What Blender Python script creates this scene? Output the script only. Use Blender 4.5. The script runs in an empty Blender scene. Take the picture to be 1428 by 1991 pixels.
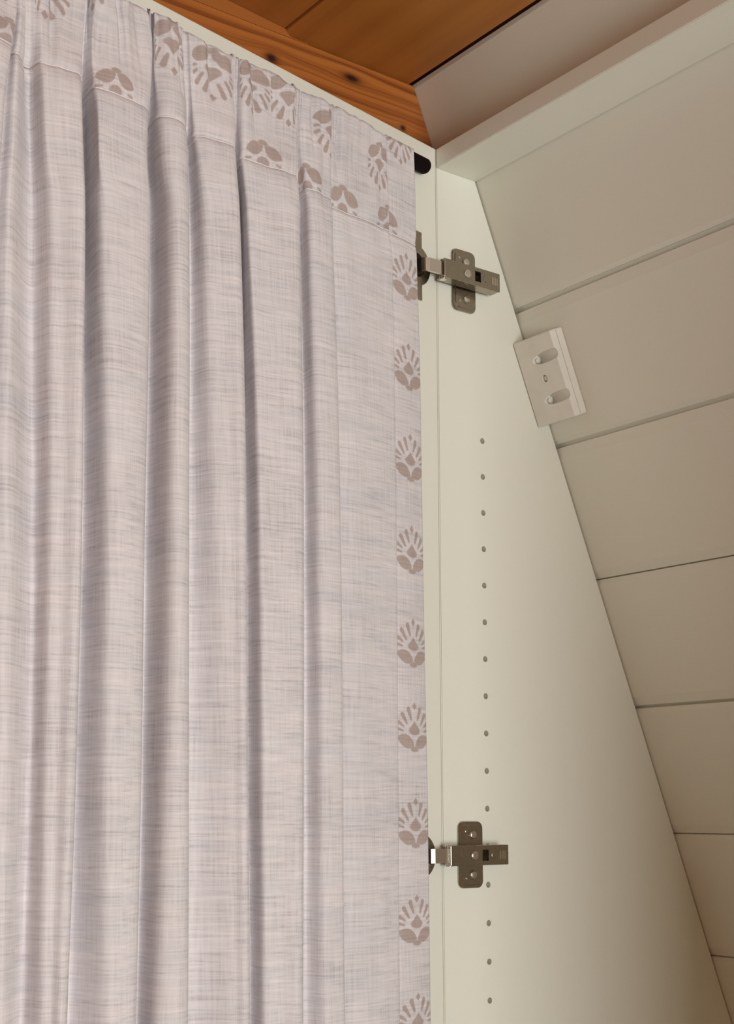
import bpy, bmesh, math, random
from mathutils import Vector, Matrix, noise

random.seed(7)
scene = bpy.context.scene
COL = scene.collection
R = math.radians
# ------------------------------------------------------------------ camera
IW, IH = 1428.0, 1991.0
CAM = Vector((0.8806, -0.7594, -0.3208))
YAW, PITCH, ROLL = 0.6213, 0.1077, -0.0002
FPX = 2702.1
PPX, PPY = IW / 2 - 105.31, IH / 2 + 286.45          # principal point (the photo is a crop)
FWD = Vector((-math.cos(YAW) * math.cos(PITCH), math.sin(YAW) * math.cos(PITCH), math.sin(PITCH)))
RGT = FWD.cross(Vector((0, 0, 1))).normalized()
UPV = RGT.cross(FWD)
cd = bpy.data.cameras.new('camera')
cam = bpy.data.objects.new('camera', cd)
COL.objects.link(cam)
cd.sensor_fit = 'HORIZONTAL'
cd.sensor_width = 36.0
cd.lens = FPX * 36.0 / IW
cd.shift_x = (IW / 2 - PPX) / IW
cd.shift_y = (PPY - IH / 2) / IW
cd.clip_start = 0.01
cam.matrix_world = Matrix(((RGT.x, UPV.x, -FWD.x, CAM.x), (RGT.y, UPV.y, -FWD.y, CAM.y),
                           (RGT.z, UPV.z, -FWD.z, CAM.z), (0, 0, 0, 1)))
scene.camera = cam


def proj(P):
    d = P - CAM
    z = d.dot(FWD)
    return PPX + FPX * d.dot(RGT) / z, PPY - FPX * d.dot(UPV) / z


def ray(x, y):
    return RGT * ((x - PPX) / FPX) - UPV * ((y - PPY) / FPX) + FWD


def on_x(x, y, X):
    d = ray(x, y)
    return CAM + d * ((X - CAM.x) / d.x)


# ------------------------------------------------------------------ light
world = bpy.data.worlds.new('world')
scene.world = world
world.use_nodes = True
bg = world.node_tree.nodes['Background']
bg.inputs[0].default_value = (1.0, 0.93, 0.84, 1)
bg.inputs[1].default_value = 0.6


def area_light(name, loc, target, sx, sy, power, color):
    ld = bpy.data.lights.new(name, 'AREA')
    ld.shape = 'RECTANGLE'
    ld.size, ld.size_y = sx, sy
    ld.energy = power
    ld.color = color
    o = bpy.data.objects.new(name, ld)
    COL.objects.link(o)
    o.location = loc
    o.rotation_euler = (Vector(target) - Vector(loc)).to_track_quat('-Z', 'Y').to_euler()
    return o


# daylight entering by the gable window (outside the picture), in the plane of that window
WIN = dict(y0=-0.95, y1=-0.10, z0=-1.00, z1=-0.10, x=2.40)
area_light('window_right_offscreen', (WIN['x'] + 0.02, (WIN['y0'] + WIN['y1']) / 2, (WIN['z0'] + WIN['z1']) / 2),
           (0, (WIN['y0'] + WIN['y1']) / 2, (WIN['z0'] + WIN['z1']) / 2), WIN['y1'] - WIN['y0'], WIN['z1'] - WIN['z0'], 41, (0.96, 0.985, 0.985))
vs = scene.view_settings
vs.view_transform = 'Standard'
vs.look = 'None'
vs.gamma = 1.0
vs.use_curve_mapping = False
vs.exposure = -0.14
scene.cycles.max_bounces = 7
scene.cycles.diffuse_bounces = 5


# ------------------------------------------------------------------ node helper
class V:
    """a scalar socket (or number) with arithmetic"""
    def __init__(s, nt, sock): s.nt, s.s = nt, sock
    def _m(s, op, *a, clamp=False):
        n = s.nt.nodes.new('ShaderNodeMath')
        n.operation = op
        n.use_clamp = clamp
        for i, v in enumerate((s,) + a):
            v = v.s if isinstance(v, V) else v
            if isinstance(v, (int, float)):
                n.inputs[i].default_value = v
            else:
                s.nt.links.new(v, n.inputs[i])
        return V(s.nt, n.outputs[0])
    def __add__(s, o): return s._m('ADD', o)
    def __sub__(s, o): return s._m('SUBTRACT', o)
    def __mul__(s, o): return s._m('MULTIPLY', o)
    def __truediv__(s, o): return s._m('DIVIDE', o)
    def abs(s): return s._m('ABSOLUTE')
    def sqrt(s): return s._m('SQRT')
    def sin(s): return s._m('SINE')
    def exp(s): return s._m('EXPONENT')
    def pow(s, e): return s._m('POWER', e)
    def min(s, o): return s._m('MINIMUM', o)
    def max(s, o): return s._m('MAXIMUM', o)
    def sat(s): return s._m('ADD', 0.0, clamp=True)
    def lt(s, o): return s._m('LESS_THAN', o)
    def frac(s): return s._m('FRACT')
    def floor(s): return s._m('FLOOR')


def new_mat(name):
    m = bpy.data.materials.new(name)
    m.use_nodes = True
    nt = m.node_tree
    b = nt.nodes['Principled BSDF']
    return m, nt, b


def xyz(nt, sock):
    n = nt.nodes.new('ShaderNodeSeparateXYZ')
    nt.links.new(sock, n.inputs[0])
    return [V(nt, n.outputs[i]) for i in range(3)]


def vec(nt, x, y, z=0.0):
    n = nt.nodes.new('ShaderNodeCombineXYZ')
    for i, v in enumerate((x, y, z)):
        if isinstance(v, V):
            nt.links.new(v.s, n.inputs[i])
        else:
            n.inputs[i].default_value = v
    return n.outputs[0]


def tex_noise(nt, vsock, scale, detail=2, rough=0.5, dist=0.0):
    n = nt.nodes.new('ShaderNodeTexNoise')
    nt.links.new(vsock, n.inputs['Vector'])
    n.inputs['Scale'].default_value = scale
    n.inputs['Detail'].default_value = detail
    n.inputs['Roughness'].default_value = rough
    n.inputs['Distortion'].default_value = dist
    return V(nt, n.outputs[0])


def mix(nt, fac, a, b):
    n = nt.nodes.new('ShaderNodeMix')
    n.data_type = 'RGBA'
    for i, v in ((0, fac), (6, a), (7, b)):
        if isinstance(v, V):
            nt.links.new(v.s, n.inputs[i])
        elif isinstance(v, tuple):
            n.inputs[i].default_value = v + (1,) if len(v) == 3 else v
        elif isinstance(v, (int, float)):
            n.inputs[i].default_value = v
        else:
            nt.links.new(v, n.inputs[i])
    return n.outputs[2]


def ramp(nt, fac, stops):
    n = nt.nodes.new('ShaderNodeValToRGB')
    nt.links.new(fac.s, n.inputs[0])
    e = n.color_ramp.elements
    while len(e) < len(stops):
        e.new(0.5)
    for k, (p, c) in enumerate(stops):
        e[k].position = p
        e[k].color = c + (1,)
    return n.outputs[0]


def bump(nt, b, h, strength=0.3, dist=0.001):
    n = nt.nodes.new('ShaderNodeBump')
    n.inputs['Strength'].default_value = strength
    n.inputs['Distance'].default_value = dist
    nt.links.new(h.s, n.inputs['Height'])
    nt.links.new(n.outputs[0], b.inputs['Normal'])


def obj_coord(nt):
    return nt.nodes.new('ShaderNodeTexCoord').outputs['Object']


def srgb(r, g, b):
    def f(c):
        c /= 255.0
        return c / 12.92 if c <= 0.04045 else ((c + 0.055) / 1.055) ** 2.4
    return (f(r), f(g), f(b))


# ------------------------------------------------------------------ materials
def mat_paint(name, col, rough=0.45, grain=0.02, along='x'):
    m, nt, b = new_mat(name)
    c = obj_coord(nt)
    big = tex_noise(nt, c, 5.0, 3)
    x, y, z = xyz(nt, c)
    st = tex_noise(nt, vec(nt, x * (3.0 if along == 'x' else 120.0), y * 120.0, z * (120.0 if along == 'x' else 4.0)), 1.0, 3)
    f = ((big - 0.5) * 0.6 + (st - 0.5) * 0.6) * grain * 4.0 + 0.5
    dark = tuple(v * 0.90 for v in col)
    lite = tuple(min(1, v * 1.08) for v in col)
    nt.links.new(mix(nt, f.sat(), dark, lite), b.inputs['Base Color'])
    b.inputs['Roughness'].default_value = rough
    return m


def mat_wood(name, axis, dark, mid, light, knots=(), ring=60.0, seed=0.0, rough=0.5, contrast=1.0, irregular=0):
    """plain-sawn softwood, grain along axis; knots in object metres (along, across, ra, rc)"""
    m, nt, b = new_mat(name)
    c = obj_coord(nt)
    x, y, z = xyz(nt, c)
    if axis == 'y':
        a, k, o = y, z, x
    else:
        a, k, o = x, y, z
    a = a + seed
    warp = tex_noise(nt, vec(nt, a * 2.2, k * 9.0, o * 9.0), 1.0, 2)
    kk = k + (warp - 0.5) * 0.028 + o * 0.5
    km = None
    for (ka, kc, ra, rc) in knots:
        da = (a - (ka + seed)) / (ra * 2.6)
        dk = (k - kc) / (rc * 2.6)
        g = ((da * da + dk * dk) * -1.0).exp()
        sg = (k - kc) / ((k - kc).abs() + rc * 0.6)
        kk = kk - g * sg * (rc * 1.0)
        d2 = ((a - (ka + seed)) / ra).pow(2.0) + ((k - kc) / rc).pow(2.0)
        core = ((d2 * -1.0) * 1.2).exp()
        km = core if km is None else km.max(core)
    rings = (kk * ring * 6.283).sin() * 0.5 + 0.5
    rings = rings.pow(2.2) * (1.0 - irregular) if not irregular else ((tex_noise(nt, vec(nt, a * 0.7, kk * 210.0, 0.0), 1.0, 3, 0.6) - 0.44) * 5.0).sat().pow(1.3) * 0.75 + rings.pow(3.0) * 0.3
    fib = tex_noise(nt, vec(nt, a * 6.0, k * 260.0, o * 260.0), 1.0, 3, 0.6)
    blot = tex_noise(nt, vec(nt, a * 3.0, k * 14.0, o * 14.0), 1.0, 3)
    f = rings * 0.45 * contrast + fib * 0.3 + blot * 0.45 - 0.12
    colr = ramp(nt, f.sat(), [(0.0, light), (0.45, mid), (1.0, dark)])
    if km is not None:
        colr = mix(nt, (km * 1.15).sat(), colr, tuple(v * 0.14 for v in dark))
    nt.links.new(colr, b.inputs['Base Color'])
    b.inputs['Roughness'].default_value = rough
    bump(nt, b, fib * 0.5 + rings * 0.5, 0.12, 0.0008)
    return m


def mat_metal(name, col, rough=0.28):
    m, nt, b = new_mat(name)
    c = obj_coord(nt)
    n = tex_noise(nt, c, 220.0, 2)
    nt.links.new(mix(nt, n, tuple(v * 0.96 for v in col), col), b.inputs['Base Color'])
    b.inputs['Metallic'].default_value = 1.0
    r = n * 0.04 + (rough - 0.02)
    nt.links.new(r.s, b.inputs['Roughness'])
    return m


def mat_plain(name, col, rough=0.5):
    m, nt, b = new_mat(name)
    n = tex_noise(nt, obj_coord(nt), 60.0, 2)
    nt.links.new(mix(nt, n, tuple(v * 0.9 for v in col), tuple(min(1, v * 1.08) for v in col)), b.inputs['Base Color'])
    b.inputs['Roughness'].default_value = rough
    return m


def motif_mask(nt, X, Y):
    """lotus-bud block print in a [-1,1] box"""
    ax = X.abs()
    out = None

    def put(v):
        nonlocal out
        out = v if out is None else out.min(v)

    def capsule(x0, y0, x1, y1, r0, r1):
        dx, dy = x1 - x0, y1 - y0
        t = (((ax - x0) * dx + (Y - y0) * dy) / (dx * dx + dy * dy)).sat()
        ex = ax - x0 - t * dx
        ey = Y - y0 - t * dy
        put((ex * ex + ey * ey).sqrt() - (t * (r1 - r0) + r0))

    def ellipse(cx, cy, ra, rb, ang):
        ca, sa = math.cos(ang), math.sin(ang)
        px = (ax - cx) * ca + (Y - cy) * sa
        py = (Y - cy) * ca - (ax - cx) * sa
        put((((px / ra).pow(2.0) + (py / rb).pow(2.0)).sqrt() - 1.0) * min(ra, rb))
    capsule(0.39, 0.71, 0.23, 0.32, 0.115, 0.06)
    capsule(0.75, 0.50, 0.48, 0.13, 0.105, 0.055)
    capsule(0.93, 0.16, 0.70, 0.02, 0.08, 0.05)
    capsule(0.94, -0.11, 0.72, -0.17, 0.06, 0.04)
    # top diamond
    put((ax / 0.15 + (Y - 0.86).abs() / 0.17 - 1.0) * 0.12)
    # central bud: drop with a point on top
    up = (ax / 0.40 + (Y + 0.14) / 0.37 - 1.0) * 0.27
    put(up.max((Y + 0.14) * -1.0))
    put((((ax / 0.37).pow(2.0) + ((Y + 0.15) / 0.19).pow(2.0)).sqrt() - 1.0) * 0.19)

    def lens(cx, cy, L, w, ang):
        ca, sa = math.cos(ang), math.sin(ang)
        px = (ax - cx) * ca + (Y - cy) * sa
        py = ((Y - cy) * ca - (ax - cx) * sa).abs()
        r = (L * L + w * w) / (2 * w)
        put((px * px + (py + (r - w)) * (py + (r - w))).sqrt() - r)
    lens(0.52, -0.60, 0.52, 0.27, 0.36)
    ellipse(0.0, -0.92, 0.28, 0.11, 0.0)
    return ((out * -22.0) + 0.5).sat()


def mat_fabric(name, printed=True):
    m, nt, b = new_mat(name)
    u1 = nt.nodes.new('ShaderNodeUVMap')
    u1.uv_map = 'UVMap'
    u, v, _ = xyz(nt, u1.outputs[0])
    u2 = nt.nodes.new('ShaderNodeUVMap')
    u2.uv_map = 'motif'
    mx, my, _ = xyz(nt, u2.outputs[0])
    hs = tex_noise(nt, vec(nt, u * 28.0, v * 620.0), 1.0, 3, 0.65)          # weft slubs
    hs2 = tex_noise(nt, vec(nt, u * 15.0 + 7.0, v * 210.0), 1.0, 3, 0.6)
    vsn = tex_noise(nt, vec(nt, u * 640.0, v * 24.0 + 3.0), 1.0, 3, 0.65)   # warp slubs
    blob = tex_noise(nt, vec(nt, u * 16.0, v * 20.0 + 9.0), 1.0, 3)
    tint = tex_noise(nt, vec(nt, u * 7.0 + 21.0, v * 60.0), 1.0, 4, 0.6)
    f = (hs - 0.5) * 0.9 + (hs2 - 0.5) * 0.42 + (vsn - 0.5) * 0.55 + (blob - 0.5) * 0.35 + 0.5
    base = ramp(nt, f.sat(), [(0.14, srgb(172, 168, 172)), (0.45, srgb(213, 208, 210)), (0.85, srgb(237, 231, 232))])
    base = mix(nt, ((tint - 0.42) * 2.6).sat() * 0.5, base, mix(nt, f.sat(), srgb(180, 182, 189), srgb(221, 223, 228)))
    if not printed:
        mask = None
    else:
        mask = motif_mask(nt, mx, my)
    ink = mix(nt, f.sat(), srgb(154, 138, 133), srgb(194, 177, 170))
    nt.links.new(mix(nt, mask * 0.93, base, ink) if printed else base, b.inputs['Base Color'])
    b.inputs['Roughness'].default_value = 0.9
    b.inputs['Specular IOR Level'].default_value = 0.15
    bump(nt, b, hs + vsn * 0.6, 0.35, 0.0005)
    return m


M = {}
M['paint'] = mat_paint('white_board_paint', (0.785, 0.765, 0.66), 0.5, 0.03, 'x')
M['melamine'] = mat_paint('white_melamine', (0.82, 0.822, 0.725), 0.38, 0.008, 'z')
M['block'] = mat_plain('white_block_paint', (0.80, 0.77, 0.69), 0.5)
M['fabric'] = mat_fabric('slub_linen_print')
M['plain_fabric'] = mat_fabric('slub_linen_plain', False)
M['thread'] = mat_plain('pale_thread', (0.86, 0.80, 0.80), 0.8)
M['nickel'] = mat_metal('nickel', (0.40, 0.365, 0.30), 0.27)
M['chrome'] = mat_metal('bright_nickel', (0.78, 0.75, 0.70), 0.18)
M['rod'] = mat_plain('dark_brown_rod', (0.007, 0.003, 0.003), 0.85)
M['rod'].node_tree.nodes['Principled BSDF'].inputs['Specular IOR Level'].default_value = 0.1
M['bracket'] = mat_plain('grey_bracket', (0.16, 0.15, 0.13), 0.5)
M['floor'] = mat_wood('floor_wood', 'x', (0.20, 0.10, 0.045), (0.36, 0.20, 0.09), (0.46, 0.28, 0.14), ring=30)


# ------------------------------------------------------------------ mesh helpers
def link(name, me, mat=None, parent=None):
    o = bpy.data.objects.new(name, me)
    if mat is not None and me is not None:
        me.materials.append(mat)
    COL.objects.link(o)
    if parent is not None:
        o.parent = parent
        o.matrix_parent_inverse = parent.matrix_basis.inverted()
    return o


def from_bm(name, bm, mat, parent=None, smooth=False, origin=None):
    bmesh.ops.recalc_face_normals(bm, faces=bm.faces)
    if origin is not None:
        bmesh.ops.translate(bm, verts=bm.verts, vec=-Vector(origin))
    me = bpy.data.meshes.new(name)
    bm.to_mesh(me)
    bm.free()
    if smooth:
        for p in me.polygons:
            p.use_smooth = True
    o = link(name, me, mat, parent)
    if origin is not None:
        o.location = Vector(origin)
    return o


def tag(o, label=None, cat=None, group=None, kind=None):
    if label: o['label'] = label
    if cat: o['category'] = cat
    if group: o['group'] = group
    if kind: o['kind'] = kind
    return o


def empty(name, loc=(0, 0, 0)):
    o = bpy.data.objects.new(name, None)
    o.empty_display_size = 0.05
    COL.objects.link(o)
    o.location = loc
    return o


def bm_box(bm, lo, hi, bev=0.0, seg=2, M4=None):
    r = bmesh.ops.create_cube(bm, size=1.0)
    vs_ = r['verts']
    for v in vs_:
        v.co = Vector([lo[i] + (v.co[i] + 0.5) * (hi[i] - lo[i]) for i in range(3)])
    if bev > 0:
        es = list({e for v in vs_ for e in v.link_edges})
        rr = bmesh.ops.bevel(bm, geom=es, offset=bev, segments=seg, affect='EDGES', profile=0.5)
        vs_ = list({v for f in rr['faces'] for v in f.verts} | {v for v in vs_ if v.is_valid})
    if M4 is not None:
        bmesh.ops.transform(bm, matrix=M4, verts=vs_)
    return vs_


def bm_prism(bm, pts, a, b, axis):
    """closed outline pts [(p,q)] swept along axis 'x' from a to b -> (x,p,q)"""
    def mk(t):
        return [bm.verts.new((t, p, q)) for p, q in pts]
    A, B = mk(a), mk(b)
    n = len(pts)
    bm.faces.new(A)
    bm.faces.new(list(reversed(B)))
    for i in range(n):
        bm.faces.new([A[i], A[(i + 1) % n], B[(i + 1) % n], B[i]])
    return A + B


def bm_disc(bm, c, axis, r, t, seg=28, bev=0.0, dome=0.0):
    """short cylinder along axis ('x' or a Vector)"""
    ax = Vector((1, 0, 0)) if axis == 'x' else Vector(axis).normalized()
    up = Vector((0, 0, 1)) if abs(ax.z) < 0.9 else Vector((1, 0, 0))
    e1 = ax.cross(up).normalized()
    e2 = ax.cross(e1)
    c = Vector(c)
    prof = [(0.0, r)]
    if bev > 0:
        prof += [(t - bev, r), (t - bev * 0.3, r - bev * 0.3), (t, r - bev)]
    else:
        prof += [(t, r)]
    rings = []
    for h, rr in prof:
        rings.append([bm.verts.new(c + ax * h + (e1 * math.cos(q) + e2 * math.sin(q)) * rr)
                      for q in [2 * math.pi * k / seg for k in range(seg)]])
    bm.faces.new(rings[0])
    for A, B in zip(rings, rings[1:]):
        for i in range(seg):
            bm.faces.new([A[i], A[(i + 1) % seg], B[(i + 1) % seg], B[i]])
    if dome:
        tip = bm.verts.new(c + ax * (t + dome))
        for i in range(seg):
            bm.faces.new([rings[-1][i], rings[-1][(i + 1) % seg], tip])
    else:
        bm.faces.new(list(reversed(rings[-1])))


def boolean_cut(o, cutter_bm):
    """subtract and bake; the cutter is removed again"""
    me = bpy.data.meshes.new('cut')
    bmesh.ops.recalc_face_normals(cutter_bm, faces=cutter_bm.faces)
    cutter_bm.to_mesh(me)
    cutter_bm.free()
    c = bpy.data.objects.new('cut', me)
    COL.objects.link(c)
    c.parent = o.parent
    c.matrix_basis = o.matrix_basis.copy()
    c.matrix_parent_inverse = o.matrix_parent_inverse.copy()
    md = o.modifiers.new('b', 'BOOLEAN')
    md.operation = 'DIFFERENCE'
    md.solver = 'EXACT'
    md.object = c
    dg = bpy.context.evaluated_depsgraph_get()
    dg.update()
    new = bpy.data.meshes.new_from_object(o.evaluated_get(dg))
    o.modifiers.clear()
    old = o.data
    mats = [mm for mm in old.materials]
    o.data = new
    if not len(new.materials):
        for mm in mats:
            new.materials.append(mm)
    bpy.data.objects.remove(c)
    bpy.data.meshes.remove(me)


# ------------------------------------------------------------------ room
A = 0.3973                      # the boarded slope leans this far from the vertical
Y0 = 0.1494
SA, CA = math.sin(A), math.cos(A)
PITCH_B, S0 = 0.1271, -0.1348
CEIL = 0.332
FLOOR = -1.85
XL, XR = -0.60, 2.40


def slope(x, s, n):
    return Vector((x, Y0 + SA * s - CA * n, -CA * s - SA * n))


def y_slope(z, n=0.0):
    s = (-z - SA * n) / CA
    return Y0 + SA * s - CA * n


wall = empty('wall_back', (0, Y0, 0))
tag(wall, 'sloping wall of wide white painted horizontal boards behind the wardrobe', None, None, 'structure')
bm = bmesh.new()
sA, sB = -CEIL / CA, 2.06
pts = [slope(0, sA, -0.0065), slope(0, sB, -0.0065), slope(0, sB, -0.05), slope(0, sA, -0.05)]
bm_prism(bm, [(p.y, p.z) for p in pts], XL, XR, 'x')
from_bm('backing', bm, M['paint'], wall)
gaps = {0: 0.0046, 1: 0.0040, 2: 0.0013, 3: 0.0030, 4: 0.0012, 5: 0.0014}
i = -2
while S0 + i * PITCH_B < sB - 0.02:
    s0 = S0 + i * PITCH_B
    s1 = s0 + PITCH_B
    g = gaps.get(i + 1, 0.0012)
    top = 0.010 if i in (0, 1) else 0.004
    bot = 0.004 if i in (-1, 0) else 0.009
    s0 = max(s0, -CEIL / CA)
    prof = [(s0, -0.0065), (s0, -0.0016), (s0 + top, 0.0), (s1 - g - bot, 0.0), (s1 - g, -0.0020), (s1 - g, -0.0065)]
    P = [slope(0, s, n) for s, n in prof]
    bm = bmesh.new()
    bm_prism(bm, [(p.y, p.z) for p in P], XL, XR, 'x')
    from_bm('board', bm, M['paint'], wall)
    i += 1

# pine ceiling, planks run along x
ceil = empty('ceiling', (0, -0.5, CEIL))
tag(ceil, 'honey brown pine plank ceiling', None, None, 'structure')
pine_c = mat_wood('ceiling_pine', 'x', srgb(148, 90, 34), srgb(178, 113, 48), srgb(194, 130, 60), ring=26, rough=0.42, contrast=0.5, seed=2.0)
pine_r = mat_wood('ceiling_pine_red', 'x', srgb(146, 86, 32), srgb(175, 109, 46), srgb(191, 126, 58), ring=22, rough=0.45, contrast=0.5, seed=5.0)
yb = [0.0068, -0.128, -0.262, -0.396, -0.53, -0.664, -0.798, -0.932, -1.066, -1.2, -1.334, -1.468, -1.602, -1.736, -1.87, -2.0, -2.14, -2.28, -2.42, -2.55]
for k in range(len(yb) - 1):
    yr, yl = yb[k], yb[k + 1]
    z0 = CEIL if k == 0 else CEIL + 0.006
    if k == 0:
        prof = [(yr, z0), (yl + 0.004, z0), (yl - 0.001, z0 + 0.004), (yl - 0.001, z0 + 0.02), (yr, z0 + 0.02)]
    else:
        t = 0.012 if k == 1 else 0.0
        prof = [(yr - 0.0025, z0), (yl + 0.003, z0 + t), (yl, z0 + t + 0.003), (yl, z0 + 0.03), (yr - 0.0025, z0 + 0.03)]
    bm = bmesh.new()
    bm_prism(bm, prof, XL, XR, 'x')
    from_bm('plank', bm, pine_c if k % 2 == 0 else pine_r, ceil)

bm = bmesh.new()  # boxes added behind the ceiling-edge gap, blocking world light so it stays dark
bm_box(bm, (XL, -0.02, CEIL + 0.0215), (XR, 0.13, CEIL + 0.03))
bm_box(bm, (XL, 0.12, CEIL - 0.16), (XR, 0.13, CEIL + 0.0215))
from_bm('gap_light_block', bm, pine_c, ceil)

# tie beam of pine above the open door
bx0, bx1 = -0.120, -0.038
beam = None
kn = []
for (px, py, ra, rc) in ((684, 152, 0.011, 0.0042), (528, 113, 0.007, 0.005), (784, 249, 0.0035, 0.003), (640, 133, 0.02, 0.003)):
    q = on_x(px, py, bx1)
    kn.append((q.y, q.z, ra, rc))
pine_b = mat_wood('beam_pine', 'y', srgb(108, 50, 12), srgb(168, 96, 36), srgb(192, 120, 52), knots=kn[:3], ring=70.0, rough=0.5, contrast=1.7, irregular=1)
pine_s = mat_wood('strip_pine', 'y', srgb(134, 78, 30), srgb(166, 98, 40), srgb(186, 116, 52), ring=20.0, rough=0.5, contrast=0.3, seed=3.0)
bm = bmesh.new()
bz0 = 0.190
pts = [(-1.6, bz0), (y_slope(bz0, 0.0005), bz0), (y_slope(CEIL - 0.0005, 0.0005), CEIL - 0.0005), (-1.6, CEIL - 0.0005)]
bm_prism(bm, pts, bx0, bx1, 'x')
bmesh.ops.bevel(bm, geom=[e for e in bm.edges if abs(e.verts[0].co.y - e.verts[1].co.y) > 0.5], offset=0.002, segments=2, affect='EDGES')
beam = from_bm('tie_beam', bm, pine_b)
tag(beam, 'orange-brown pine beam with grain and knots under the plank ceiling', 'beam')
bm = bmesh.new()
pts = [(-1.6, CEIL - 0.0006), (-0.104, CEIL - 0.0006), (-0.128, CEIL + 0.0055), (-0.26, CEIL + 0.0175), (-1.6, CEIL + 0.0175)]
bm_prism(bm, pts, bx0 + 0.01, bx1 - 0.0012, 'x')
from_bm('packing_strip', bm, pine_s, beam)

# floor, gable walls (outside the frame)
bm = bmesh.new()
bm_box(bm, (XL - 0.1, -3.0, FLOOR - 0.05), (XR + 0.1, 1.2, FLOOR))
tag(from_bm('floor', bm, M['floor']), 'brown wooden floor', None, None, 'structure')
bm = bmesh.new()
bm_box(bm, (XL - 0.1, -3.0, FLOOR), (XL, 1.1, CEIL + 0.1))
tag(from_bm('wall_left', bm, M['floor']), 'plain wood-lined gable wall', None, None, 'structure')
bm = bmesh.new()
bm_box(bm, (XL - 0.1, -2.6, FLOOR), (XR + 0.1, -2.5, CEIL + 0.1))
tag(from_bm('wall_front', bm, M['floor']), 'plain wood-lined wall across the room from the wardrobe', None, None, 'structure')
wr = empty('wall_right', (XR, -1, FLOOR))
tag(wr, 'plain white gable wall with the window', None, None, 'structure')
for lo, hi in (((XR, -3.0, FLOOR), (XR + 0.1, WIN['y0'], CEIL + 0.1)), ((XR, WIN['y1'], FLOOR), (XR + 0.1, 1.1, CEIL + 0.1)),
               ((XR, WIN['y0'], FLOOR), (XR + 0.1, WIN['y1'], WIN['z0'])), ((XR, WIN['y0'], WIN['z1']), (XR + 0.1, WIN['y1'], CEIL + 0.1))):
    bm = bmesh.new()
    bm_box(bm, lo, hi)
    from_bm('wall_section', bm, M['paint'], wr)
w = empty('window_1', (XR, (WIN['y0'] + WIN['y1']) / 2, WIN['z0']))
tag(w, 'white framed gable window', None, None, 'structure')
for lo, hi in (((XR + 0.03, WIN['y0'], WIN['z0']), (XR + 0.07, WIN['y0'] + 0.05, WIN['z1'])), ((XR + 0.03, WIN['y1'] - 0.05, WIN['z0']), (XR + 0.07, WIN['y1'], WIN['z1'])),
               ((XR + 0.03, WIN['y0'] + 0.05, WIN['z0']), (XR + 0.07, WIN['y1'] - 0.05, WIN['z0'] + 0.05)), ((XR + 0.03, WIN['y0'] + 0.05, WIN['z1'] - 0.05), (XR + 0.07, WIN['y1'] - 0.05, WIN['z1']))):
    bm = bmesh.new()
    bm_box(bm, lo, hi, 0.004)
    from_bm('frame_member', bm, M['melamine'], w)

bm = bmesh.new()
bm_box(bm, (XR + 0.047, WIN['y0'] + 0.045, WIN['z0'] + 0.045), (XR + 0.051, WIN['y1'] - 0.045, WIN['z1'] - 0.045))
gm = mat_plain('window_glass', (0.9, 0.95, 0.95), 0.02)
gm.node_tree.nodes['Principled BSDF'].inputs['Transmission Weight'].default_value = 1.0
from_bm('pane', bm, gm, w)

# ------------------------------------------------------------------ wardrobe
TOPZ = 0.2533
UNDZ = 0.2360
WX = 0.60
ward = empty('wardrobe', (0.3, 0.1, FLOOR))
tag(ward, 'cream white wardrobe under the slope with its hinged door standing open', 'wardrobe')


def side_panel(x0, x1, zt, mat=None):
    bm = bmesh.new()
    n = 0.0016
    f = 0.0034
    pts = [(f, FLOOR + 0.001), (y_slope(FLOOR + 0.001, n), FLOOR + 0.001), (y_slope(zt, n), zt), (f, zt)]
    bm_prism(bm, pts, x0, x1, 'x')
    bmesh.ops.bevel(bm, geom=[e for e in bm.edges if abs(e.verts[0].co.y - f) < 1e-5 and abs(e.verts[1].co.y - f) < 1e-5
                              and abs(e.verts[0].co.z - e.verts[1].co.z) > 0.5], offset=0.0008, segments=2, affect='EDGES')
    return from_bm('side_panel', bm, mat or M['melamine'], ward)


sp = side_panel(-0.018, 0.0, TOPZ)
HOLE_Y = 0.0536
cut = bmesh.new()
for k in range(30):
    bm_disc(cut, (-0.015, HOLE_Y, -0.032 * k), 'x', 0.0026, 0.02, 16)
cut_bm = cut
# boolean works in the panel's own space (parented with identity world placement)
boolean_cut(sp, cut_bm)
side_panel(WX, WX + 0.018, TOPZ)
bm = bmesh.new()
pts = [(0.0034, UNDZ), (y_slope(UNDZ, 0.0010), UNDZ), (y_slope(TOPZ, 0.0010), TOPZ), (0.0034, TOPZ)]
bm_prism(bm, pts, 0.0004, WX - 0.0004, 'x')
bmesh.ops.bevel(bm, geom=[e for e in bm.edges if abs(e.verts[0].co.x - e.verts[1].co.x) > 0.3 and e.verts[0].co.y < 0.0036], offset=0.0007, segments=2, affect='EDGES')
from_bm('top_panel', bm, M['melamine'], ward)
bm = bmesh.new()
zb = FLOOR + 0.08
pts = [(0.004, zb), (y_slope(zb, 0.001), zb), (y_slope(zb + 0.018, 0.001), zb + 0.018), (0.004, zb + 0.018)]
bm_prism(bm, pts, 0.0004, WX - 0.0004, 'x')
from_bm('bottom_panel', bm, M['melamine'], ward)

# open door: own frame (u away from the hinge edge, h off its inner face)
PHI = R(9.9)
DU = Vector((math.sin(PHI), -math.cos(PHI), 0))
DN = Vector((math.cos(PHI), math.sin(PHI), 0))
DE = Vector((0.0, 0.0028, 0))


def door(u, h, z):
    return DE + DU * u + DN * h + Vector((0, 0, z))


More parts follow.
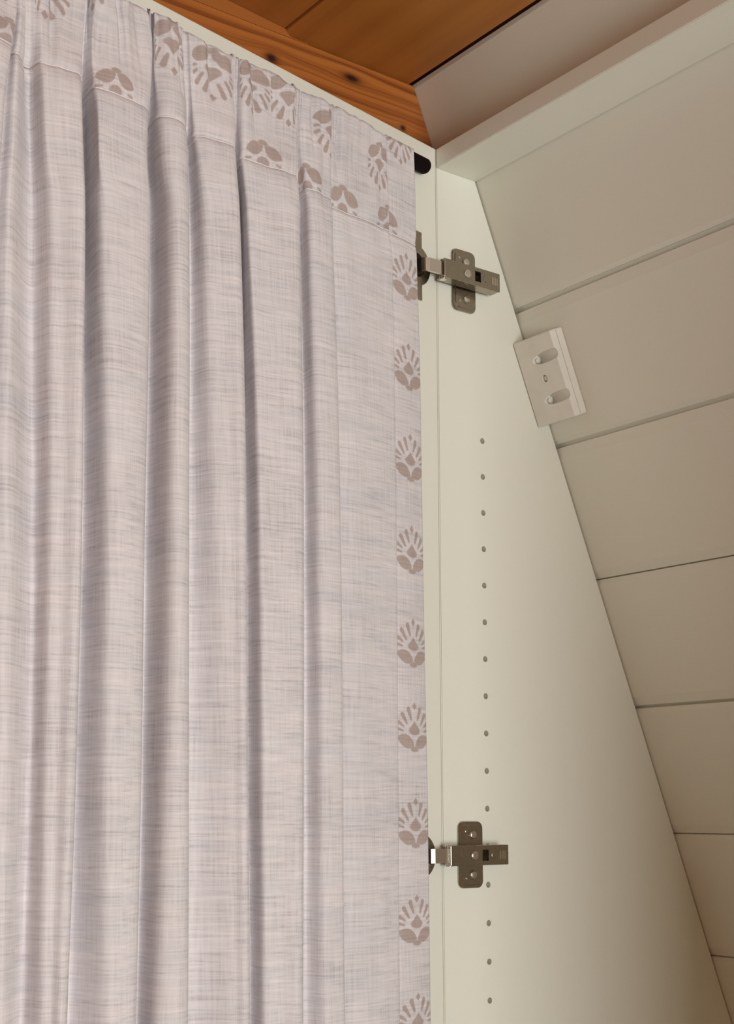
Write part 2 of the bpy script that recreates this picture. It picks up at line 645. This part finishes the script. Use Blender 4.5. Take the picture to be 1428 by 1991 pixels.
DM = Matrix(((DN.x, DU.x, 0, DE.x), (DN.y, DU.y, 0, DE.y), (0, 0, 1, 0), (0, 0, 0, 1)))   # local (h,u,z)
bm = bmesh.new()
bm_box(bm, (-0.018, 0.0, FLOOR + 0.06), (0.0, 0.597, TOPZ), 0.0009, 2)
dr = from_bm('door', bm, M['melamine'], ward)
dr.matrix_basis = DM
dr.matrix_parent_inverse = ward.matrix_basis.inverted()


# ------------------------------------------------------------------ hinges
def rrect(w, h, r, seg=5):
    out = []
    for cx, cy, a0 in ((w / 2 - r, h / 2 - r, 0), (-w / 2 + r, h / 2 - r, 90), (-w / 2 + r, -h / 2 + r, 180), (w / 2 - r, -h / 2 + r, 270)):
        for k in range(seg + 1):
            a = R(a0 + 90.0 * k / seg)
            out.append((cx + r * math.cos(a), cy + r * math.sin(a)))
    return out


def hinge(zc, ears, yoff=0.0):
    """concealed cup hinge: arm carries plate, link, cup and screws"""
    def par(o):
        o.parent = arm
        o.matrix_parent_inverse = arm.matrix_basis.inverted()
        return o
    yP = 0.0325 + yoff
    # arm: folded channel, hollow towards the panel
    bm = bmesh.new()
    y0, y1, hh, xt, xb = -0.0025 + yoff, 0.0620 + yoff, 0.0083, 0.0165, 0.0052
    bm_box(bm, (xt - 0.0018, y0, zc - hh), (xt, y1, zc + hh), 0.0007, 2)
    arm = from_bm('hinge', bm, M['nickel'], ward)
    cutb = bmesh.new()
    bm_box(cutb, (xt - 0.004, yP, zc - 0.0046), (xt + 0.002, yP + 0.0068, zc + 0.0046))
    boolean_cut(arm, cutb)
    bm = bmesh.new()
    bm_box(bm, (xb, y0 + 0.001, zc - hh), (xt - 0.0006, y1 - 0.001, zc - hh + 0.0016), 0.0004, 1)
    bm_box(bm, (xb, y0 + 0.001, zc + hh - 0.0016), (xt - 0.0006, y1 - 0.001, zc + hh), 0.0004, 1)
    bm_box(bm, (xb + 0.002, y1 - 0.0026, zc - hh + 0.001), (xt - 0.0006, y1 - 0.0002, zc + hh - 0.001), 0.0004, 1)
    par(from_bm('channel', bm, M['nickel']))
    arm['label'] = 'nickel concealed hinge screwed to the side panel'
    # cover wedge below the arm on the plate (clip housing)
    bm = bmesh.new()
    bm_box(bm, (0.0022, yP - 0.0125, zc - 0.0066), (0.0075, yP + 0.018, zc + 0.0066), 0.0006, 1)
    par(from_bm('clip_housing', bm, M['nickel']))
    # mounting plate: shallow dished rounded plate
    bm = bmesh.new()
    o0 = rrect(0.0268, 0.0556, 0.0055)
    rings = []
    for sc, x in ((1.0, 0.0003), (1.0, 0.0016), (0.965, 0.0024), (0.80, 0.0024), (0.76, 0.0030)):
        rings.append([bm.verts.new((x, yP + p * (1 - (1 - sc) * 0.9), zc + q * (1 - (1 - sc) * 0.45))) for p, q in o0])
    n = len(o0)
    for a_, b_ in zip(rings, rings[1:]):
        for k in range(n):
            bm.faces.new([a_[k], a_[(k + 1) % n], b_[(k + 1) % n], b_[k]])
    bm.faces.new(rings[-1])
    bm.faces.new(list(reversed(rings[0])))
    par(from_bm('mounting_plate', bm, M['nickel']))
    for sgn in (-1, 1):
        bm = bmesh.new()
        bm_disc(bm, (0.0028, yP + 0.0015, zc + sgn * 0.0165), 'x', 0.0042, 0.0006, 24)
        par(from_bm('screw_collar', bm, M['nickel']))
        bm = bmesh.new()
        bm_disc(bm, (0.0030, yP + 0.0015, zc + sgn * 0.0165), 'x', 0.0033, 0.0015, 24, 0.0006, 0.0005)
        par(from_bm('screw', bm, M['chrome']))
        bm = bmesh.new()
        bm_disc(bm, (0.0029, yP - 0.0062, zc + sgn * 0.0195), 'x', 0.0011, 0.0006, 12, 0.0002)
        par(from_bm('pip', bm, M['chrome']))
    # details on the arm face
    bm = bmesh.new()
    bm_disc(bm, (xt - 0.0006, yP - 0.0085, zc), 'x', 0.0046, 0.0008, 24)
    par(from_bm('adjuster_collar', bm, M['nickel']))
    bm = bmesh.new()
    bm_disc(bm, (xt - 0.0004, yP - 0.0085, zc), 'x', 0.0036, 0.0012, 24, 0.0005, 0.0003)
    bm_box(bm, (xt + 0.0004, yP - 0.0113, zc - 0.0005), (xt + 0.0012, yP - 0.0057, zc + 0.0005))
    par(from_bm('adjusting_screw', bm, M['chrome']))
    bm = bmesh.new()
    bm_disc(bm, (xt - 0.0004, yP + 0.0128, zc), 'x', 0.0030, 0.0009, 20, 0.0003)
    par(from_bm('rear_screw', bm, M['nickel']))
    bm = bmesh.new()
    for k in range(4):
        bm_box(bm, (xt - 0.0002, yP + 0.0195 + 0.0019 * k, zc - 0.0034), (xt + 0.00018, yP + 0.0204 + 0.0019 * k, zc + 0.0034))
    par(from_bm('stamped_ribs', bm, M['chrome']))
    # link between arm and cup
    bm = bmesh.new()
    hl = 0.0058
    path = [(0.0030, -0.0240), (0.0090, -0.0225), (0.0125, -0.0200), (0.0137, -0.0165), (0.0140, -0.0050), (0.0142, 0.0010)]
    prev = None
    for (x, y) in path:
        cur = []
        for (dx, s) in ((0, -1), (0, 1), (-0.0022, 1), (-0.0022, -1)):
            cur.append(bm.verts.new((x + dx, y + yoff, zc + s * hl)))
        if prev:
            for k in range(4):
                bm.faces.new([prev[k], prev[(k + 1) % 4], cur[(k + 1) % 4], cur[k]])
        else:
            bm.faces.new(cur)
        prev = cur
    bm.faces.new(list(reversed(prev)))
    par(from_bm('link', bm, M['chrome']))
    bm = bmesh.new()
    for s in (-1, 1):
        bm_disc(bm, (0.0105, 0.0008 + yoff, zc + (0.0052 if s > 0 else -0.0052 - 0.0036)), (0, 0, 1), 0.0030, 0.0036, 18, 0.0005)
    par(from_bm('pivot_pin', bm, M['chrome']))
    # cup flange on the door
    uc = 0.0285
    bm = bmesh.new()
    outl = []
    r = 0.0178
    we = 0.0068
    if ears:
        a0 = math.asin(we / r)
        he = 0.030
        outl = [(we, he), (we, r * math.cos(a0))]
        for k in range(1, 12):
            q = a0 + (math.pi - 2 * a0) * k / 12
            outl.append((r * math.sin(q), r * math.cos(q)))
        outl += [(we, -r * math.cos(a0)), (we, -he), (-we, -he), (-we, -r * math.cos(a0))]
        for k in range(1, 12):
            q = math.pi + a0 + (math.pi - 2 * a0) * k / 12
            outl.append((r * math.sin(q), r * math.cos(q)))
        outl += [(-we, r * math.cos(a0)), (-we, he)]
    else:
        outl = [(r * math.sin(2 * math.pi * k / 32), r * math.cos(2 * math.pi * k / 32)) for k in range(32)]
    lo = [bm.verts.new(door(uc - p, 0.0002, zc + q)) for p, q in outl]
    hi = [bm.verts.new(door(uc - p, 0.0017, zc + q)) for p, q in outl]
    n = len(outl)
    for k in range(n):
        bm.faces.new([lo[k], lo[(k + 1) % n], hi[(k + 1) % n], hi[k]])
    bm.faces.new(hi)
    bm.faces.new(list(reversed(lo)))
    fl = par(from_bm('cup_flange', bm, M['nickel']))
    hole = bmesh.new()
    bm_disc(hole, door(uc, -0.002, zc), DN, 0.0105, 0.006, 32)
    boolean_cut(fl, hole)
    # the cup itself: a hollow bowl in a bore of the door
    hole = bmesh.new()
    bm_disc(hole, (-0.012, uc, zc), 'x', 0.0114, 0.02, 32)
    boolean_cut(dr, hole)
    bm = bmesh.new()
    bm_disc(bm, door(uc, -0.0118, zc), DN, 0.0112, 0.0119, 32)
    cup = par(from_bm('cup', bm, M['nickel']))
    hole = bmesh.new()
    bm_disc(hole, door(uc, -0.0108, zc), DN, 0.0104, 0.02, 32)
    boolean_cut(cup, hole)
    return arm


h1 = on_x(920, 535, 0.0165)
h2 = on_x(930, 1663, 0.0165)
hinge(h1.z, True, 0.0)['label'] = 'nickel concealed hinge above the white mounting block'
hinge(h2.z, False, 0.0)['label'] = 'nickel concealed hinge among the shelf-pin holes'

# ------------------------------------------------------------------ curtain rod
rod = empty('curtain_rod', door(0.3, 0.007, 0.2270))
tag(rod, 'dark brown curtain rod poking out past the curtain heading on the door', 'curtain rod')
RZ = 0.2270


def tube_along_u(name, u0, u1, h, z, r, mat, parent):
    bm = bmesh.new()
    seg = 24
    prof = [(u0, 0.0), (u0, r * 0.55), (u0 + r * 0.18, r * 0.85), (u0 + r * 0.5, r), (u1, r), (u1, 0)]
    rings = []
    for (uu, rr) in prof:
        rings.append([bm.verts.new(door(uu, h + rr * math.cos(2 * math.pi * k / seg), z + rr * math.sin(2 * math.pi * k / seg))) for k in range(seg)])
    for a_, b_ in zip(rings, rings[1:]):
        for k in range(seg):
            bm.faces.new([a_[k], a_[(k + 1) % seg], b_[(k + 1) % seg], b_[k]])
    bmesh.ops.remove_doubles(bm, verts=bm.verts, dist=1e-6)
    return from_bm(name, bm, mat, parent, True)


tube_along_u('tube', 0.0200, 0.590, 0.0070, RZ, 0.0066, M['rod'], rod)
for ub in (0.0355, 0.575):
    bm = bmesh.new()
    bm_box(bm, (0.0003, ub - 0.004, RZ - 0.008), (0.0016, ub + 0.004, RZ + 0.0115), 0.0004, 1)
    bmesh.ops.transform(bm, matrix=DM, verts=bm.verts)
    from_bm('bracket', bm, M['bracket'], rod)

# ------------------------------------------------------------------ curtain
# fold lines read off the photo as (y, x); each with its height off the door in mm
FEAT = [
    ([(0, -150), (1990, -170)], 9), ([(0, -90), (1990, -110)], 24), ([(0, -40), (1990, -70)], 22),
    ([(0, 10), (92, 0), (300, -20), (1000, -50), (1990, -52)], 23),
    ([(23, 31), (92, 21), (173, 10), (289, 1), (400, -7), (1000, -28), (1990, -38)], 22),
    ([(23, 37), (92, 27), (173, 17), (289, 9), (400, 3), (1000, -12), (1990, -22)], 13),
    ([(23, 42), (92, 37), (289, 29), (400, 22), (1000, 20), (1990, 5)], 18),
    ([(23, 52), (92, 51), (300, 56), (400, 57), (1000, 60), (1400, 55), (1990, 38)], 7),
    ([(23, 76), (92, 78), (300, 86), (400, 95), (1000, 95), (1400, 88), (1990, 75)], 18),
    ([(92, 97), (200, 98), (300, 105), (400, 118), (1000, 122), (1990, 98)], 20),
    ([(0, 150), (92, 146), (300, 152), (400, 155), (1000, 150), (1400, 138), (1990, 118)], 24),
    ([(0, 165), (92, 159), (185, 158), (330, 163), (400, 165), (700, 163), (1000, 160), (1400, 150), (1990, 131)], 21),
    ([(0, 170), (92, 167), (185, 167), (330, 170), (400, 173), (700, 174), (1000, 178), (1400, 167), (1990, 155)], 2),
    ([(0, 181), (92, 181), (400, 192), (1000, 206), (1400, 200), (1990, 198)], 17),
    ([(0, 205), (92, 203), (200, 202), (330, 204), (400, 228), (1000, 240), (1990, 230)], 20),
    ([(0, 250), (92, 259), (200, 264), (300, 269), (400, 275), (1000, 268), (1990, 252)], 20),
    ([(0, 290), (92, 294), (180, 292), (300, 285), (400, 292), (600, 291), (1000, 283), (1400, 276), (1990, 264)], 17),
    ([(0, 294), (92, 297), (180, 296), (300, 295), (400, 304), (1000, 301), (1400, 295), (1990, 281)], 3),
    ([(0, 302), (92, 305), (300, 313), (400, 325), (1000, 323), (1400, 319), (1990, 302)], 17),
    ([(60, 335), (192, 341), (354, 347), (400, 350), (1000, 350), (1990, 345)], 22),
    ([(60, 352), (192, 361), (261, 363), (354, 366), (400, 368), (1000, 369), (1990, 366)], 19),
    ([(60, 360), (192, 367), (354, 374), (400, 379), (1000, 388), (1400, 392), (1990, 400)], 6),
    ([(60, 372), (192, 377), (354, 391), (400, 396), (1000, 418), (1400, 432), (1990, 438)], 16),
    ([(100, 402), (238, 408), (330, 413), (400, 427), (1000, 450), (1990, 460)], 19),
    ([(130, 440), (261, 450), (330, 453), (400, 458), (1000, 470), (1990, 477)], 22),
    ([(130, 452), (261, 456), (330, 460), (400, 466), (600, 472), (1000, 478), (1990, 485)], 19),
    ([(130, 458), (261, 462), (330, 467), (400, 472), (600, 480), (1000, 489), (1400, 491), (1990, 497)], 4),
    ([(130, 468), (261, 471), (330, 475), (400, 481), (1000, 504), (1990, 515)], 15),
    ([(160, 494), (307, 502), (400, 508), (1000, 530), (1990, 545)], 16),
    ([(190, 560), (261, 562), (330, 562), (400, 570), (1000, 580), (1990, 578)], 21),
    ([(200, 573), (261, 574), (330, 572), (400, 580), (600, 586), (1000, 591), (1990, 590)], 18),
    ([(200, 578), (289, 579), (400, 587), (600, 593), (1000, 600), (1990, 605)], 5),
    ([(200, 588), (289, 590), (400, 600), (1000, 619), (1990, 630)], 16),
    ([(240, 615), (358, 620), (473, 629), (1000, 645), (1990, 655)], 18),
    ([(240, 642), (330, 643), (381, 645), (473, 648), (700, 656), (1000, 661), (1990, 671)], 17),
    ([(240, 648), (381, 650), (473, 654), (700, 663), (1000, 669), (1990, 686)], 6),
    ([(240, 660), (381, 665), (473, 670), (1000, 692), (1990, 708)], 12),
    ([(280, 688), (381, 689), (473, 692), (1000, 716), (1990, 735)], 13),
    ([(290, 746), (358, 748), (450, 752), (500, 757), (1000, 766), (1990, 773)], 13),
    ([(290, 749), (358, 751), (450, 755), (500, 761), (1000, 769.5), (1990, 777)], 9.5),
    ([(290, 753), (358, 755), (450, 759), (500, 765), (1000, 774), (1990, 781)], 11),
    ([(290, 778), (358, 780), (450, 783), (500, 787), (1000, 797), (1990, 810)], 11.5),
    ([(300, 804), (400, 807), (530, 811), (700, 816), (1000, 821), (1300, 826), (1600, 832), (1990, 837)], 9.5),
]
HEM = 46                                   # index where the printed hem border begins


def track(keys, y):
    if y <= keys[0][0]:
        return keys[0][1]
    if y >= keys[-1][0]:
        return keys[-1][1]
    n = len(keys)

    def sl(i):
        if i == 0:
            return (keys[1][1] - keys[0][1]) / (keys[1][0] - keys[0][0])
        if i == n - 1:
            return (keys[-1][1] - keys[-2][1]) / (keys[-1][0] - keys[-2][0])
        return (keys[i + 1][1] - keys[i - 1][1]) / (keys[i + 1][0] - keys[i - 1][0])
    for i in range(n - 1):
        if keys[i][0] <= y <= keys[i + 1][0]:
            d = keys[i + 1][0] - keys[i][0]
            t = (y - keys[i][0]) / d
            m0, m1 = sl(i) * d, sl(i + 1) * d
            t2, t3 = t * t, t * t * t
            return (2 * t3 - 3 * t2 + 1) * keys[i][1] + (t3 - 2 * t2 + t) * m0 + (-2 * t3 + 3 * t2) * keys[i + 1][1] + (t3 - t2) * m1


# tuck the cloth behind each fold edge, the valley starts right beside it
for _i in sorted((4, 11, 16, 20, 25, 30, 34), reverse=True):
    ek = FEAT[_i][0]
    vk, vh = FEAT[_i + 1]
    FEAT[_i + 1] = ([(y_, track(ek, y_) + 0.35 * (x_ - track(ek, y_))) for y_, x_ in vk], vh)
    FEAT.insert(_i + 1, ([(y_, x_ - 6) for y_, x_ in ek], vh + 1.5))


def smooth(a, b, x):
    t = min(1.0, max(0.0, (x - a) / (b - a)))
    return t * t * (3 - 2 * t)


SEAM_Z = TOPZ - 0.103
ZT = TOPZ - 0.0248


def feature_u(f, h, z, guess):
    u = guess
    for _ in range(9):
        px, py = proj(door(u, h, z))
        px2, _py = proj(door(u + 1e-4, h, z))
        e = track(f, py) - px
        u += max(-0.05, min(0.05, e / ((px2 - px) / 1e-4)))
    return u


zs = []
z = ZT
while z > -0.60:
    zs.append(z)
    z -= 0.0028 if z > SEAM_Z - 0.02 else 0.0085
SUB = 10
rows = []
guess = [0.42 - 0.4 * k / len(FEAT) for k in range(len(FEAT))]
# cloth coordinate per column: fixed from one reference row
for z in zs:
    w_ = 1.0 - smooth(0.06, 0.135, TOPZ - z)          # pocket round the rod stands further off
    pu = []
    for k, (f, hmm) in enumerate(FEAT):
        h = hmm * 0.001
        if k < 43:
            h *= 1.72 if k < 37 else 1.40
            h = 0.024 + (h - 0.024) * (1.0 - 0.06 * smooth(0.25, 0.75, TOPZ - z)) if k < 37 else h
        h = h * (1 - w_) + w_ * (0.0152 + 0.32 * h)
        if k >= HEM:
            h = (hmm * 0.001) * (1 - w_) + w_ * (0.0152 + 0.1 * h)
        u = feature_u(f, h, z, guess[k])
        guess[k] = u
        pu.append((u, h))
    # cardinal spline through the fold lines
    pts = []
    n = len(pu)
    for k in range(n - 1):
        p0 = pu[max(0, k - 1)]
        p1, p2 = pu[k], pu[k + 1]
        p3 = pu[min(n - 1, k + 2)]
        T = 0.46
        for j in range(SUB):
            t = j / SUB
            t2, t3 = t * t, t * t * t
            c = []
            for q in (0, 1):
                m0, m1 = T * (p2[q] - p0[q]), T * (p3[q] - p1[q])
                c.append((2 * t3 - 3 * t2 + 1) * p1[q] + (t3 - 2 * t2 + t) * m0 + (-2 * t3 + 3 * t2) * p2[q] + (t3 - t2) * m1)
            pts.append(c)
    pts.append(list(pu[-1]))
    lim = 44 * SUB
    for _ in range(9):
        pts = [pts[0]] + [[0.25 * pts[k - 1][q] + 0.5 * pts[k][q] + 0.25 * pts[k + 1][q] for q in (0, 1)] if k < lim else pts[k] for k in range(1, len(pts) - 1)] + [pts[-1]]
    rows.append(pts)
NC = len(rows[0])
ref = rows[min(range(len(zs)), key=lambda i_: abs(zs[i_] - (SEAM_Z - 0.05)))]
arc = [0.0]
for k in range(1, NC):
    arc.append(arc[-1] + math.hypot(ref[k][0] - ref[k - 1][0], ref[k][1] - ref[k - 1][1]))
hemU = arc[HEM * SUB]
seam_guess = sum(1 for q_ in zs if q_ > SEAM_Z)
# gathers, seam pinch and a ruffled top edge
zz = []
slits = []
for (px, py, up, dp) in ((231, 40, 0.05, 0.006), (408, 120, 0.05, 0.0035), (350, 120, 0.05, 0.003), (500, 190, 0.03, 0.003), (655, 260, 0.035, 0.005), (532, 190, 0.03, 0.003), (612, 240, 0.03, 0.003), (725, 285, 0.02, 0.003), (690, 265, 0.02, 0.003), (270, 60, 0.05, 0.003), (110, 20, 0.05, 0.004), (200, 70, 0.05, 0.0025)):
    best = None
    for r_ in range(0, seam_guess):
        for k in range(0, NC, 2):
            q = proj(door(rows[r_][k][0], rows[r_][k][1], zs[r_]))
            e = (q[0] - px) ** 2 + (q[1] - py) ** 2
            if best is None or e < best[0]:
                best = (e, k, r_)
    slits.append((arc[best[1]], zs[best[2]] - 0.012, zs[best[2]] + up, dp))
for r_, z in enumerate(zs):
    zr = []
    d = TOPZ - z
    top = 1.0 - smooth(0.026, 0.072, d)
    for k in range(NC):
        a_ = arc[k]
        hem = smooth(hemU - 0.012, hemU, a_)
        hd = 1.0 - smooth(0.085, 0.16, d)
        g = abs(noise.noise(Vector((a_ * 120.0, z * 9.0, 3.1)))) * 0.0066 * top * (1 - hem)
        g += noise.noise(Vector((a_ * 62.0, z * 16.0, 9.7))) * 0.0028 * hd * (1 - 0.75 * hem)
        g += noise.noise(Vector((a_ * 135.0, z * 11.0, 5.3))) * 0.0017 * hd * (1 - 0.9 * hem)
        g += noise.noise(Vector((a_ * 22.0, z * 7.0, 1.7))) * 0.0010 * (1 - 0.8 * hem)
        g += noise.noise(Vector((a_ * 60.0, z * 3.0, 8.8))) * 0.0007 * (1 - hem)
        g -= 0.0016 * math.exp(-((z - SEAM_Z) / 0.0035) ** 2)
        for (a0, z0_, z1_, dp) in slits:
            if abs(a_ - a0) < 0.008:
                g -= dp * math.exp(-((a_ - a0) / 0.0022) ** 2) * smooth(z0_ - 0.03, z0_, z) * (1 - smooth(z1_, z1_ + 0.01, z))
        rows[r_][k][1] += g
        rz = (noise.noise(Vector((a_ * 60.0, 4.4, 0.0))) * 0.0034 + noise.noise(Vector((a_ * 170.0, 8.4, 0.0))) * 0.0022) * top * (1 - hem)
        rz -= (rows[r_][k][1] - 0.0185) * 0.7 * (1.0 - smooth(0.024, 0.050, d))
        rows[r_][k][0] += noise.noise(Vector((a_ * 90.0, z * 30.0, 6.2))) * 0.0012 * top * (1 - hem)
        zr.append(z + rz)
    zz.append(zr)
# extend to the hem near the floor, below the picture
for ze in (-0.75, -1.05, -1.35, -1.66):
    zs.append(ze)
    rows.append([list(p) for p in rows[-1]])
    zz.append([ze] * NC)
NR = len(zs)
seam_r = min(range(NR), key=lambda i_: abs(zs[i_] - SEAM_Z))


def col_at(px, py):
    """column and row of the cloth that shows at a photo pixel"""
    best = None
    for r_ in range(0, NR - 4, 1):
        for k in range(0, NC, 4):
            q = proj(door(rows[r_][k][0], rows[r_][k][1], zz[r_][k]))
            e = (q[0] - px) ** 2 + (q[1] - py) ** 2 - 6000.0 * rows[r_][k][1]
            if best is None or e < best[0]:
                best = (e, k, r_)
    return best[1], best[2]


# motif centres as (cloth u, z, flip, zone)
motifs = []
for (px, py) in ((788, 533), (792, 711), (795, 886), (798, 1062), (801, 1240), (804, 1419), (807.5, 1602), (811.5, 1787), (815.5, 1975)):
    k, r_ = col_at(px, py)
    motifs.append((arc[k] + 0.0012, zz[r_][k], 1, 'hem'))
um = sum(m_[0] for m_ in motifs) / len(motifs)
motifs = [(um, m_[1], m_[2], m_[3]) for m_ in motifs]
zl = motifs[-1][1]
for k in range(1, 13):
    motifs.append((motifs[8][0], zl - 0.0815 * k, 1, 'hem'))
for (px, py) in ((86, -18), (338, 92), (408, 146), (487, 172), (640, 262), (729, 322), (560, 196), (190, -50), (-40, -60), (775, 272)):
    k, r_ = col_at(px, py)
    motifs.append((arc[k], zz[r_][k], -1, 'head'))
for (px, py) in ((14, 62), (223, 160), (523, 302), (597, 322), (668, 380), (757, 448), (-80, 20)):
    k, r_ = col_at(px, py)
    motifs.append((arc[k], SEAM_Z - 0.001, -1, 'head'))
MW0, MH = 0.0178, 0.0195


def build_cloth(name, k0, k1, r0, r1, zone, parent):
    me = bpy.data.meshes.new(name)
    vs_, fs = [], []
    W_ = k1 - k0 + 1
    for r_ in range(r0, r1 + 1):
        for k in range(k0, k1 + 1):
            vs_.append(door(rows[r_][k][0], rows[r_][k][1], zz[r_][k]))
    info = []
    for r_ in range(r1 - r0):
        for k in range(k1 - k0):
            fs.append((r_ * W_ + k, r_ * W_ + k + 1, (r_ + 1) * W_ + k + 1, (r_ + 1) * W_ + k))
            info.append((r_ + r0, k + k0))
    me.from_pydata(vs_, [], fs)
    uv = me.uv_layers.new(name='UVMap')
    mo = me.uv_layers.new(name='motif')
    ms = [m_ for m_ in motifs if m_[3] == zone]
    MW = MW0 if zone == 'hem' else 0.0150
    for p, (r_, k) in zip(me.polygons, info):
        cu, cz = arc[k], zz[r_][k]
        best = None
        for m_ in ms:
            e = max(abs(cu - m_[0]) / MW, abs(cz - m_[1]) / MH)
            if e < 1.6 and (best is None or e < best[0]):
                best = (e, m_)
        for li, (rr, kk) in zip(p.loop_indices, ((r_, k), (r_, k + 1), (r_ + 1, k + 1), (r_ + 1, k))):
            uv.data[li].uv = (arc[kk], zz[rr][kk])
            if best:
                m_ = best[1]
                mo.data[li].uv = ((arc[kk] - m_[0]) / MW, m_[2] * (zz[rr][kk] - m_[1]) / MH)
            else:
                mo.data[li].uv = (9, 9)
        p.use_smooth = True
    o = link(name, me, M['plain_fabric'] if zone == 'none' else M['fabric'], parent)
    s_ = o.modifiers.new('thickness', 'SOLIDIFY')
    s_.thickness = 0.0007
    s_.offset = 0.0
    return o


curt = empty('curtain', door(0.25, 0.012, -1.66))
tag(curt, 'pale pink-grey slub linen curtain with brown block-printed bud border hanging on the door', 'curtain')
HC = HEM * SUB
build_cloth('curtain_panel', 0, HC, seam_r, NR - 1, 'none', curt)
b_ = build_cloth('hem_border', HC, NC - 1, seam_r, NR - 1, 'hem', curt)
b_['label'] = 'side border printed with a row of brown buds'
b_ = build_cloth('rod_pocket', 0, NC - 1, 0, seam_r, 'head', curt)
b_['label'] = 'gathered heading with upside-down brown buds'

# two lines of pale stitching along the pocket seam
for off in (0.0, -0.0036):
    bm = bmesh.new()
    prev = None
    for k in range(0, NC):
        rr = seam_r
        u, h = rows[rr][k][0], rows[rr][k][1]
        c = door(u, h + 0.0006, zz[rr][k] + off)
        ring = [bm.verts.new(c + DN * a_ + Vector((0, 0, b2))) for a_, b2 in ((0.0007, 0), (0, 0.0006), (-0.0004, 0), (0, -0.0006))]
        if prev:
            for j in range(4):
                bm.faces.new([prev[j], prev[(j + 1) % 4], ring[(j + 1) % 4], ring[j]])
        prev = ring
    from_bm('stitching', bm, M['thread'], curt, True)

# ------------------------------------------------------------------ white mounting block on the slope
TB = 0.0165


def on_slope(px, py, n):
    d = ray(px, py)
    p0 = slope(0, 0, n)
    nn = Vector((0, -CA, -SA))
    return CAM + d * ((p0 - CAM).dot(nn) / d.dot(nn))


c00 = on_slope(1001, 667, TB)
c10 = on_slope(1072, 641, TB)
c01 = on_slope(1041, 834, TB)
sv = lambda P_: -(P_.z + SA * TB) / CA
s_top = (sv(c00) + sv(c10)) / 2
s_bot = sv(c01)
bw = 0.0462
bx = 0.0004
BM4 = Matrix(((1, 0, 0, bx), (0, SA, -CA, 0), (0, -CA, -SA, 0), (0, 0, 0, 1)))
base = slope(bx, s_top, 0.0003)
BM4[0][3], BM4[1][3], BM4[2][3] = base.x, base.y, base.z
BL = s_bot - s_top                      # block local axes: x along boards, y down the slope, z off the slope
blk = empty('mounting_block', slope(bx + bw / 2, s_bot, 0.0))
tag(blk, 'small white block with two slotted screw holes against the sloping boards', 'bracket')


def place(o):
    o.matrix_basis = BM4
    o.matrix_parent_inverse = blk.matrix_basis.inverted()
    return o


bm = bmesh.new()
bm_box(bm, (0, 0, 0), (bw, BL, TB), 0.0014, 3)
body = place(from_bm('block_body', bm, M['block'], blk))
cut = bmesh.new()


def slot_cut(cut, yc):
    # inclined pocket: shallow at the right, deep at the left
    p1 = Vector((0.0165, yc + 0.001, TB - 0.0052))
    p2 = Vector((0.0455, yc - 0.0005, TB + 0.0028))
    ax = p2 - p1
    bm_disc(cut, p1, ax, 0.0050, ax.length, 28)


for yc in (0.0205, 0.0572):
    slot_cut(cut, yc)
bm_disc(cut, (0.0250, 0.0385, TB - 0.004), (0, 0, 1), 0.0033, 0.01, 24)
bm_box(cut, (bw - 0.0009, -0.01, TB * 0.52), (bw + 0.01, BL + 0.01, TB * 0.60))
boolean_cut(body, cut)
for yc in (0.0215, 0.0582):
    bm = bmesh.new()
    bm_disc(bm, (0.0172, yc, TB - 0.0062), Vector((1, 0, 0.28)), 0.0025, 0.0016, 20, 0.0006, 0.0003)
    place(from_bm('screw', bm, M['block'], blk))
bm = bmesh.new()
bm_disc(bm, (0.0250, 0.0385, TB - 0.0040), (0, 0, 1), 0.0026, 0.0026, 20, 0.0007, 0.0004)
place(from_bm('plug', bm, M['block'], blk))
